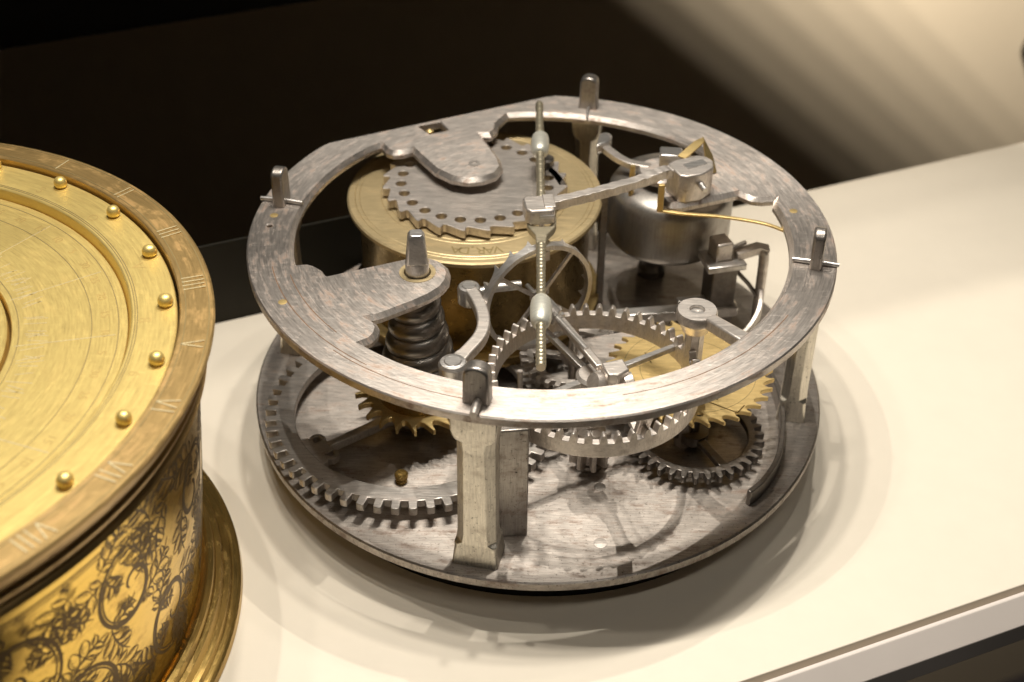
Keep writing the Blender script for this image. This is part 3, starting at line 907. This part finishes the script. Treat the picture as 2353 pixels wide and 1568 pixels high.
# ---- post with flanged cap and bent rod on the right
px, py = 4.02, 1.66
al = mesh('stop_post', mv(box(0, 0, 1.05, 0.58, 0.62, 2.1), px, py, 0, rad(14)), 'dark_steel', CL, bevel=0.03)
mesh('post_flange', mv(box(0.0, -0.04, 2.13, 0.90, 0.74, 0.16), px, py, 0, rad(14)), 'bright_steel', al, bevel=0.03)
mesh('square_head', mv(box(-0.04, 0.04, 2.42, 0.40, 0.46, 0.46), px, py, 0, rad(20)), 'steel', al, bevel=0.04)
mesh('head_pin', tube([(px + 0.15, py + 0.05, 2.38), (px + 0.52, py + 0.22, 2.46)], 0.05, 10), 'bright_steel', al)
mesh('bent_rod', join(sweep([(px + 0.3, py - 0.02, 2.28), (px + 0.80, py + 0.14, 2.36), (px + 1.02, py + 0.14, 2.30)], 0.26, 0.17),
                      tube(smooth_path([(px + 0.86, py + 0.1, 2.32), (px + 0.94, py + 0.08, 2.15), (px + 0.94, py + 0.04, 0.9), (px + 0.92, py, 0.0)], 5), 0.115, 14)), 'steel', al, angle=50)
mesh('stay', tube([(px + 0.3, py, 1.9), (px + 0.66, py - 0.02, 1.5), (px + 0.9, py, 1.15)], 0.05, 10), 'dark_steel', al)
mesh('curved_strip', sweep(smooth_path([(px + 0.96, py - 0.02, 1.30), (px + 0.86, py - 0.55, 1.05), (px + 0.5, py - 1.1, 0.85), (px - 0.1, py - 1.5, 0.74)], 6), 0.10, 0.24), 'steel', al, bevel=0.015)
bar = mesh('cross_bar', sweep([(1.55, 1.02, 0.92), (4.45, 1.50, 0.92)], 0.30, 0.26), 'bright_steel', CL, bevel=0.03)
mesh('bar_leg', box(1.9, 1.08, 0.42, 0.26, 0.24, 0.84, rad(9)), 'dark_steel', bar)
mesh('bar_leg', box(4.2, 1.46, 0.42, 0.26, 0.24, 0.84, rad(9)), 'dark_steel', bar)
mesh('bar_clip', sweep([(3.1, 1.52, 1.06), (3.75, 1.62, 1.10)], 0.18, 0.1), 'bright_steel', bar, bevel=0.02)

# ---- potence with pierced head on the right
hx, hy = 3.08, -2.10
hp = mesh('pierced_cock', mv(ringlathe([(0.36, 3.22), (0.40, 3.27), (0.41, 3.40), (0.38, 3.47), (0.155, 3.47), (0.14, 3.45), (0.14, 3.22)], 40), hx, hy), 'steel', CL, angle=30)
mesh('pivot', mv(lathe([(0.137, 3.2), (0.137, 3.40), (0, 3.405)], 20), hx, hy), 'bright_steel', hp)
mesh('stub_arm', sweep([(hx + 0.22, hy - 0.24, 3.36), (3.74, -2.92, 3.44), (4.2, -3.45, 3.5)], [0.26, 0.30, 0.36], 0.26), 'steel', hp, bevel=0.04)
mesh('column', mv(join(prism(circle(0, 0, 0.20, 8, 0.39), 0.0, 3.0), lathe([(0.26, 2.98), (0.36, 3.24)], 24)), hx, hy), 'steel', hp, bevel=0.01)

# ---- second wheel and brass count wheel on the right
w2 = wheel('second_wheel', 3.28, -2.16, 35, 1.12, 1.27, 1.46, 0.22, 0.38, 'dark_steel', 'round', spokes=3, sw=0.16, hub=0.3, a0=rad(-62))
mesh('arbor', mv(lathe([(0.1, 0), (0.1, 1.35)], 16), 3.28, -2.16), 'dark_steel', w2)
bwx, bwy = 3.14, -1.50
gl = gear_loop(34, 1.54, 1.74, 'curl', 0.0)
bw = mesh('count_wheel', mv(plate([gl, circle(0.1, -1.40, 0.075, 12)], 1.38, 1.48, 0.01), bwx, bwy), 'brass', CL)
for r0, r1 in ((1.02, 1.035), (1.36, 1.372)):
    mesh('turned_line', mv(ringlathe([(r1, 1.479), (r1, 1.483), (r0, 1.483), (r0, 1.479)], 90), bwx, bwy), 'brass_cut', bw)
for (ax, ay, bx_, by_) in ((0.32, -1.03, 0.86, -1.34), (0.86, -1.34, 1.02, -1.10), (-0.15, -0.1, 0.5, -0.95), (-0.9, 0.55, -0.78, 0.2)):
    mesh('scribed_line', sweep([(bwx + ax, bwy + ay, 1.482), (bwx + bx_, bwy + by_, 1.482)], 0.025, 0.006), 'engrave', bw)

# ---- curved flat spring on the base plate
mesh('plate_spring', sweep(smooth_path([(4.24, -3.93, 0.19), (4.56, -3.57, 0.19), (4.92, -2.91, 0.19), (5.12, -2.12, 0.19), (5.22, -1.31, 0.19), (5.18, -0.4, 0.19), (4.95, 0.4, 0.19)], 6), 0.11, 0.38), 'dark_steel', CL, bevel=0.02)

# ---- bent finger with two round heads, standing on the flat post behind the front pillar
fp = mesh('flat_post', mv(prism([(-0.29, -0.2), (0.29, -0.2), (0.29, 0.2), (-0.29, 0.2)], 0.0, 2.72), -0.44, -4.78, 0, rad(8)), 'lug_steel', CL, bevel=0.03)
fg = mesh('bent_finger', sweep(smooth_path([(-1.60, -3.36, 2.92), (-1.38, -3.0, 2.93), (-1.14, -2.5, 2.95), (-1.10, -2.0, 2.96), (-1.22, -1.45, 2.96), (-1.42, -0.98, 2.96)], 7),
                             [0.30] * 6 + [0.26] * 30, [0.24] * 36), 'steel', CL, bevel=0.06, segs=3)
hprof = [(0.2, 2.62), (0.27, 2.68), (0.28, 3.0), (0.24, 3.06), (0.17, 3.07), (0.15, 3.09), (0, 3.09)]
mesh('round_head', mv(lathe(hprof, 36), -1.62, -3.42), 'bright_steel', fg)
mesh('round_head', mv(lathe([(r * 0.86, z) for r, z in hprof], 36), -1.45, -0.92), 'bright_steel', fg)
mesh('bracket', sweep([(-1.62, -3.42, 2.58), (-0.5, -4.72, 2.58)], 0.3, 0.24), 'dark_steel', fg)
mesh('side_peg', tube([(-1.25, -0.9, 2.9), (-0.9, -0.75, 2.92), (-0.4, -0.6, 2.90)], [0.09, 0.1, 0.1], 12), 'bright_steel', fg)

# ---- hidden train in the middle of the movement
t1 = wheel('train_wheel', 0.75, -0.55, 30, 0.86, 1.0, 1.15, 0.95, 1.08, 'steel', 'square', spokes=3, sw=0.16, hub=0.24, a0=0.9)
mesh('arbor', mv(lathe([(0.1, 0), (0.1, 1.9), (0.0, 1.95)], 14), 0.75, -0.55), 'steel', t1)
t2 = wheel('train_wheel', 1.60, 0.45, 28, 0.66, 0.78, 0.94, 0.50, 0.66, 'bright_steel', 'round', spokes=3, sw=0.15, hub=0.22, a0=0.2)
mesh('arbor', mv(lathe([(0.09, 0), (0.09, 1.3)], 14), 1.75, 0.55), 'dark_steel', t2)
t3 = wheel('train_wheel', 0.0, -2.0, 26, 0.62, 0.72, 0.86, 0.62, 0.74, 'dark_steel', 'round', spokes=3, sw=0.14, hub=0.22, a0=1.5)
mesh('pin', tube([(-0.32, -2.3, 0.1), (-0.36, -2.2, 1.9)], 0.055, 10), 'steel', t3)
mesh('pin_tip', mv(lathe([(0.075, 0.7), (0.08, 2.3), (0.05, 2.42), (0, 2.44)], 14), -0.62, -3.55), 'bright_steel', t3)
hk = [(0.35, -0.3, 1.75), (0.62, -0.42, 1.78), (0.75, -0.2, 1.78), (0.55, -0.05, 1.76), (0.35, -0.12, 1.74)]
mesh('hook_spring', tube(smooth_path(hk, 6), 0.07, 10), 'bright_steel', CL, angle=60)
mesh('rest_plate', prism([(0.9, -0.2), (1.3, -1.6), (1.9, -1.9), (2.6, -0.6), (2.2, 0.2)], 1.16, 1.24), 'plate_steel', CL, bevel=0.02)

# ================================================================== THE GILT DRUM CASE
DX, DY = -12.5, -6.68
DR = empty('drum_case', (DX, DY, SH), 'gilt brass drum clock case with engraved scrollwork and ball studs on top', 'clock case')
def body_r(z):
    P = [(-0.45, 6.20), (0.0, 6.24), (1.0, 6.38), (2.0, 6.50), (3.0, 6.60), (4.0, 6.70), (4.5, 6.78)]
    for (z0_, r0_), (z1_, r1_) in zip(P, P[1:]):
        if z <= z1_:
            return r0_ + (r1_ - r0_) * (z - z0_) / (z1_ - z0_)
    return P[-1][1]
zs = [-0.46 + i * (4.96 / 24) for i in range(25)]
body = mesh('drum_body', mv(lathe([(body_r(z), z) for z in zs], 200, cap=False), DX, DY), 'gilt_body', DR, angle=60)
mesh('base_moulding', mv(lathe([(6.0, SH), (6.90, SH), (6.92, SH + 0.03), (6.90, SH + 0.15), (6.84, SH + 0.19), (6.74, SH + 0.21), (6.72, SH + 0.25), (6.70, SH + 0.31), (6.60, SH + 0.34), (6.57, SH + 0.40), (6.55, SH + 0.48),
                               (6.46, SH + 0.50), (6.42, SH + 0.62), (6.33, SH + 0.66), (6.27, SH + 0.64), (6.10, SH + 0.50)], 200), DX, DY), 'gilt_base', DR, angle=25)
mesh('shoulder_moulding', mv(lathe([(6.7, 4.46), (6.84, 4.48), (6.90, 4.54), (6.86, 4.62), (6.80, 4.66), (6.84, 4.72), (6.92, 4.80), (6.95, 4.90), (6.89, 4.97), (6.96, 5.02), (7.02, 5.08), (6.8, 5.09)], 200, cap=False), DX, DY), 'gilt_rim', DR, angle=30)
rim = mesh('hour_rim', mv(ringlathe([(6.98, 5.08), (7.01, 5.12), (7.14, 5.42), (7.14, 5.45), (7.11, 5.48), (6.58, 5.50), (6.555, 5.48), (6.555, 5.10)], 220), DX, DY), 'gilt_rim', DR, angle=25)
dial = mesh('stud_plate', mv(ringlathe([(6.50, 5.22), (6.50, 5.365), (6.48, 5.38), (5.76, 5.38), (5.74, 5.37), (5.73, 5.36), (5.66, 5.16), (5.66, 5.0)], 220), DX, DY), 'gilt', DR, angle=25)
inner_dial = mesh('inner_dial', mv(ringlathe([(5.65, 4.9), (5.65, 5.19), (3.74, 5.19), (3.72, 5.15), (3.72, 4.9)], 200), DX, DY), 'gilt', DR, angle=25)
mesh('centre_disc', mv(lathe([(3.66, 4.9), (3.66, 5.20), (3.62, 5.23), (0, 5.23)], 160), DX, DY), 'gilt', DR, angle=25)
mesh('dial_bed', mv(lathe([(6.56, 4.8), (6.56, 4.99), (0, 4.99)], 120), DX, DY), 'engrave', DR)
for r in (7.05, 6.66):
    mesh('turned_line', mv(ringlathe([(r + 0.008, 5.499 if r < 7 else 5.482), (r + 0.008, 5.503 if r < 7 else 5.487), (r - 0.008, 5.503 if r < 7 else 5.487), (r - 0.008, 5.499 if r < 7 else 5.482)], 180), DX, DY), 'brass_cut', rim)
for r in (5.84, 5.80):
    mesh('turned_line', mv(ringlathe([(r + 0.008, 5.379), (r + 0.008, 5.383), (r - 0.008, 5.383), (r - 0.008, 5.379)], 180), DX, DY), 'brass_cut', dial)
for r in (5.5, 5.05, 3.85):
    mesh('turned_line', mv(ringlathe([(r + 0.008, 5.189), (r + 0.008, 5.193), (r - 0.008, 5.193), (r - 0.008, 5.189)], 180), DX, DY), 'brass_cut', inner_dial)
# ball studs, one for each hour
first = None
for i in range(24):
    a = rad(0.6 + 14.75 * 1.0 * i) if i < 6 else rad(0.6 + 15 * i)
    if i >= 20:
        a = rad(0.6 - 13.6 * (24 - i))
    x, y = 6.32 * math.cos(a), 6.32 * math.sin(a)
    if first is None:
        g = lathe([(0.16, 5.378), (0.155, 5.39), (0.10, 5.395), (0.11, 5.41), (0.128, 5.45), (0.131, 5.48), (0.122, 5.53), (0.095, 5.575), (0.05, 5.60), (0, 5.606)], 28)
        first = mesh('ball_stud', mv(g, DX, DY), 'gilt', DR, angle=60)
        first.location = (x, y, 0)
    else:
        o = first.copy()
        COL.objects.link(o)
        o.parent = DR
        o.location = (x, y, 0)
        o.scale = (1 + 0.05 * math.sin(7.3 * i), 1 + 0.05 * math.cos(5.1 * i), 1)
        o.rotation_euler = (0, 0, 1.7 * i)
# Roman hour numerals cut into the rim
NUM = ['V', 'IIII', 'III', 'II', 'I', 'XII', 'XI', 'X', 'IX', 'VIII', 'VII', 'VI', 'V', 'IIII', 'III', 'II', 'I', 'XII', 'XI', 'X', 'IX', 'VIII', 'VII', 'VI']
for i, s in enumerate(NUM):
    a = rad(3.9 + 14.9 * i) if i < 5 else rad(3.9 + 15 * i)
    if i >= 20:
        a = rad(3.9 - 13.2 * (24 - i))
    strokes = []
    xx = 0.0
    for ch in s:
        if ch == 'I':
            strokes.append(((xx, -0.19), (xx, 0.19))); xx += 0.115
        elif ch == 'V':
            strokes += [((xx, 0.19), (xx + 0.09, -0.19)), ((xx + 0.09, -0.19), (xx + 0.18, 0.19))]; xx += 0.28
        else:
            strokes += [((xx, 0.19), (xx + 0.18, -0.19)), ((xx, -0.19), (xx + 0.18, 0.19))]; xx += 0.28
    wtot = xx - 0.115
    gs = []
    for (ax, ay), (bx_, by_) in strokes:
        gs.append(sweep([(ax - wtot / 2, ay, 5.499), (bx_ - wtot / 2, by_, 5.499)], 0.022, 0.010))
    m = Matrix.Translation((DX, DY, 0)) @ Matrix.Rotation(a - PI / 2, 4, 'Z') @ Matrix.Translation((0, 6.83, 0))
    mesh('hour_numeral', xf(join(*gs), m), 'cut', rim, flat=True)
# letters and figures on the stud plate and the inner dial
for s, deg, r, z, par, size in (('S', 62, 6.03, 5.383, dial, 0.30), ('O', 47, 6.0, 5.383, dial, 0.28), ('V', 28, 6.02, 5.383, dial, 0.34), ('8', 12, 5.95, 5.383, dial, 0.30), ('6', -2, 6.0, 5.383, dial, 0.28)):
    a = rad(deg)
    m = Matrix.Translation((DX + r * math.cos(a), DY + r * math.sin(a), z)) @ Matrix.Rotation(a - PI / 2, 4, 'Z')
    mesh('engraved_figure', xf(text_mesh(s, size), m), 'gilt_cut', par, flat=True)
rnd = random.Random(3)
for k, deg in enumerate(range(-66, 84, 6)):
    s = str(5 * (k % 6 + 1))
    a = rad(deg)
    m = Matrix.Translation((DX + 5.27 * math.cos(a), DY + 5.27 * math.sin(a), 5.194)) @ Matrix.Rotation(a - PI / 2, 4, 'Z')
    mesh('engraved_figure', xf(text_mesh(s, 0.22), m), 'gilt_cut', inner_dial, flat=True)
gs = []
for deg in range(-66, 90, 1):
    if rnd.random() < 0.35:
        continue
    a = rad(deg + rnd.uniform(-0.3, 0.3))
    r0, r1 = 3.90 + rnd.uniform(0, 0.12), 4.36 - rnd.uniform(0, 0.16)
    da = rnd.choice((-0.03, 0, 0, 0.03)) * 0.6
    gs.append(sweep([(DX + r0 * math.cos(a), DY + r0 * math.sin(a), 5.19), (DX + r1 * math.cos(a + da), DY + r1 * math.sin(a + da), 5.19)], 0.014, 0.008))
for deg in (-44, -22, 10, 31, 52):
    a = rad(deg)
    gs.append(sweep([(DX + 3.8 * math.cos(a), DY + 3.8 * math.sin(a), 5.19), (DX + 5.45 * math.cos(a + 0.02), DY + 5.45 * math.sin(a + 0.02), 5.19)], 0.016, 0.008))
mesh('scale_strokes', join(*gs), 'cut', inner_dial, flat=True, kind='stuff')

# engraved scrollwork round the body
RIB_V, RIB_F = [], []
def on_body(s, z, eps):
    r = body_r(z) + eps
    a = s / 6.5
    return (DX + r * math.cos(a), DY + r * math.sin(a), z)
def ribbon(pts, w0, w1=None, eps=0.004):
    """dark cut of varying width; pts in (length round the drum, height)"""
    P = [Vector(p) for p in pts]
    n = len(P)
    if n < 2:
        return
    w1 = w0 if w1 is None else w1
    o = len(RIB_V)
    for i in range(n):
        t = P[min(i + 1, n - 1)] - P[max(i - 1, 0)]
        if t.length < 1e-9:
            t = Vector((1, 0))
        t.normalize()
        nn = Vector((-t.y, t.x))
        k = i / (n - 1)
        w = w0 + (w1 - w0) * math.sin(PI * k)
        for sgn in (-1, 1):
            q = P[i] + nn * (w / 2 * sgn)
            zz = min(max(q.y, -0.42), 4.45)
            RIB_V.append(on_body(q.x, zz, eps))
    for i in range(n - 1):
        RIB_F.append((o + 2 * i, o + 2 * i + 1, o + 2 * i + 3, o + 2 * i + 2))
def spiral(cx, cz, r0, turns, a0, hand, w=0.05, n=70):
    pts = []
    for i in range(n + 1):
        t = i / n
        r = r0 * (1 - t) ** 0.9 + 0.06
        a = a0 + hand * 2 * PI * turns * t
        pts.append((cx + r * math.cos(a) * 0.86, cz + r * math.sin(a)))
    return pts
def leaf(x, z, a, ln, wd, w=0.03, vein=True):
    c, s = math.cos(a), math.sin(a)
    for sg in (-1, 1):
        pts = []
        for i in range(13):
            t = i / 12
            yy = sg * wd * math.sin(PI * t) ** 0.8 * (1 - 0.45 * t)
            xx = ln * t + 0.1 * ln * math.sin(PI * t)
            pts.append((x + xx * c - yy * s, z + xx * s + yy * c))
        ribbon(pts, w * 0.4, w * 1.5)
    if vein:
        ribbon([(x + ln * t * c * 0.8, z + ln * t * s * 0.8) for t in [0.1 * i for i in range(9)]], w * 0.3, w)
rr = random.Random(11)
def acanthus(x, z, a, ln, curl):
    """leaf with a bending midrib, paired lobes and shading cuts"""
    n = 10
    P, A = [Vector((x, z))], [a]
    for i in range(n):
        A.append(A[-1] + curl / n)
        P.append(P[-1] + Vector((math.cos(A[-1]), math.sin(A[-1]))) * (ln / n))
    ribbon([tuple(p) for p in P], 0.016, 0.04)
    for k in (1, 3, 5, 7):
        wl = ln * 0.40 * math.sin(PI * (k + 1.6) / 10.5)
        for sg in (-1, 1):
            b = A[k] + sg * 0.95
            leaf(P[k].x, P[k].y, b, wl, wl * 0.34, 0.022, False)
            o = Vector((math.cos(b), math.sin(b)))
            nn = Vector((-math.sin(b), math.cos(b))) * sg
            for q in range(3):
                c0_ = P[k] + o * (wl * (0.25 + 0.2 * q)) + nn * (wl * 0.05)
                ribbon([tuple(c0_), tuple(c0_ + o * 0.06 + nn * (wl * 0.08)), tuple(c0_ + o * 0.13 + nn * (wl * 0.13))], 0.006, 0.018)
s0, s1 = rad(-105) * 6.5, rad(60) * 6.5
k = 0
s = s0
while s < s1:
    hand = 1 if k % 2 == 0 else -1
    cz = 2.85 if k % 2 == 0 else 1.05
    R0 = rr.uniform(0.98, 1.12)
    a0 = rr.uniform(0, 2 * PI)
    sp_ = spiral(s, cz, R0, 1.35, a0, hand)
    ribbon(sp_, 0.04, 0.085)
    ribbon([((x_ - s) * 0.9 + s, (z_ - cz) * 0.9 + cz) for x_, z_ in sp_[:52]], 0.02, 0.035)
    for i in range(1, 60, 12):                  # leaves unrolling along the volute
        p, q = Vector(sp_[i]), Vector(sp_[i + 1])
        d = q - p
        a = math.atan2(d.y, d.x)
        acanthus(p.x, p.y, a - hand * 0.8, rr.uniform(0.85, 1.15), hand * rr.uniform(0.6, 1.3))
        if i < 30:
            acanthus(p.x, p.y, a + hand * 0.6, rr.uniform(0.6, 0.75), hand * rr.uniform(0.8, 1.4))
    cz2 = 0.35 if cz > 2 else 3.6              # foliage filling the corners
    for j in range(3):
        acanthus(s + (j - 1.0) * 0.5, cz2 + rr.uniform(-0.25, 0.25), rr.uniform(0, 2 * PI), rr.uniform(0.8, 1.1), rr.uniform(-1.4, 1.4))
    st_ = smooth_path([(s - 1.0, cz, 0), (s - 0.35, (cz + cz2) / 2, 0), (s + 0.5, cz2 + 0.3, 0), (s + 1.3, cz2, 0)], 6)
    for j in range(14):                        # hatching of the ground
        hx_, hz_ = s + rr.uniform(-0.9, 0.9), rr.uniform(-0.1, 4.1)
        ha = rr.uniform(0.5, 1.1)
        for q in range(4):
            ox, oz = -math.sin(ha) * 0.045 * q, math.cos(ha) * 0.045 * q
            ribbon([(hx_ + ox + math.cos(ha) * 0.10 * t, hz_ + oz + math.sin(ha) * 0.10 * t) for t in (-1, 0, 1)], 0.008, 0.018)
    s += 1.18
    k += 1
for z, w in ((-0.30, 0.03), (-0.22, 0.015), (4.12, 0.02), (4.20, 0.035)):
    ribbon([(s0 + (s1 - s0) * i / 160, z) for i in range(161)], w)
mesh('engraved_scrollwork', (RIB_V, RIB_F), 'engrave', DR, flat=True, kind='stuff')
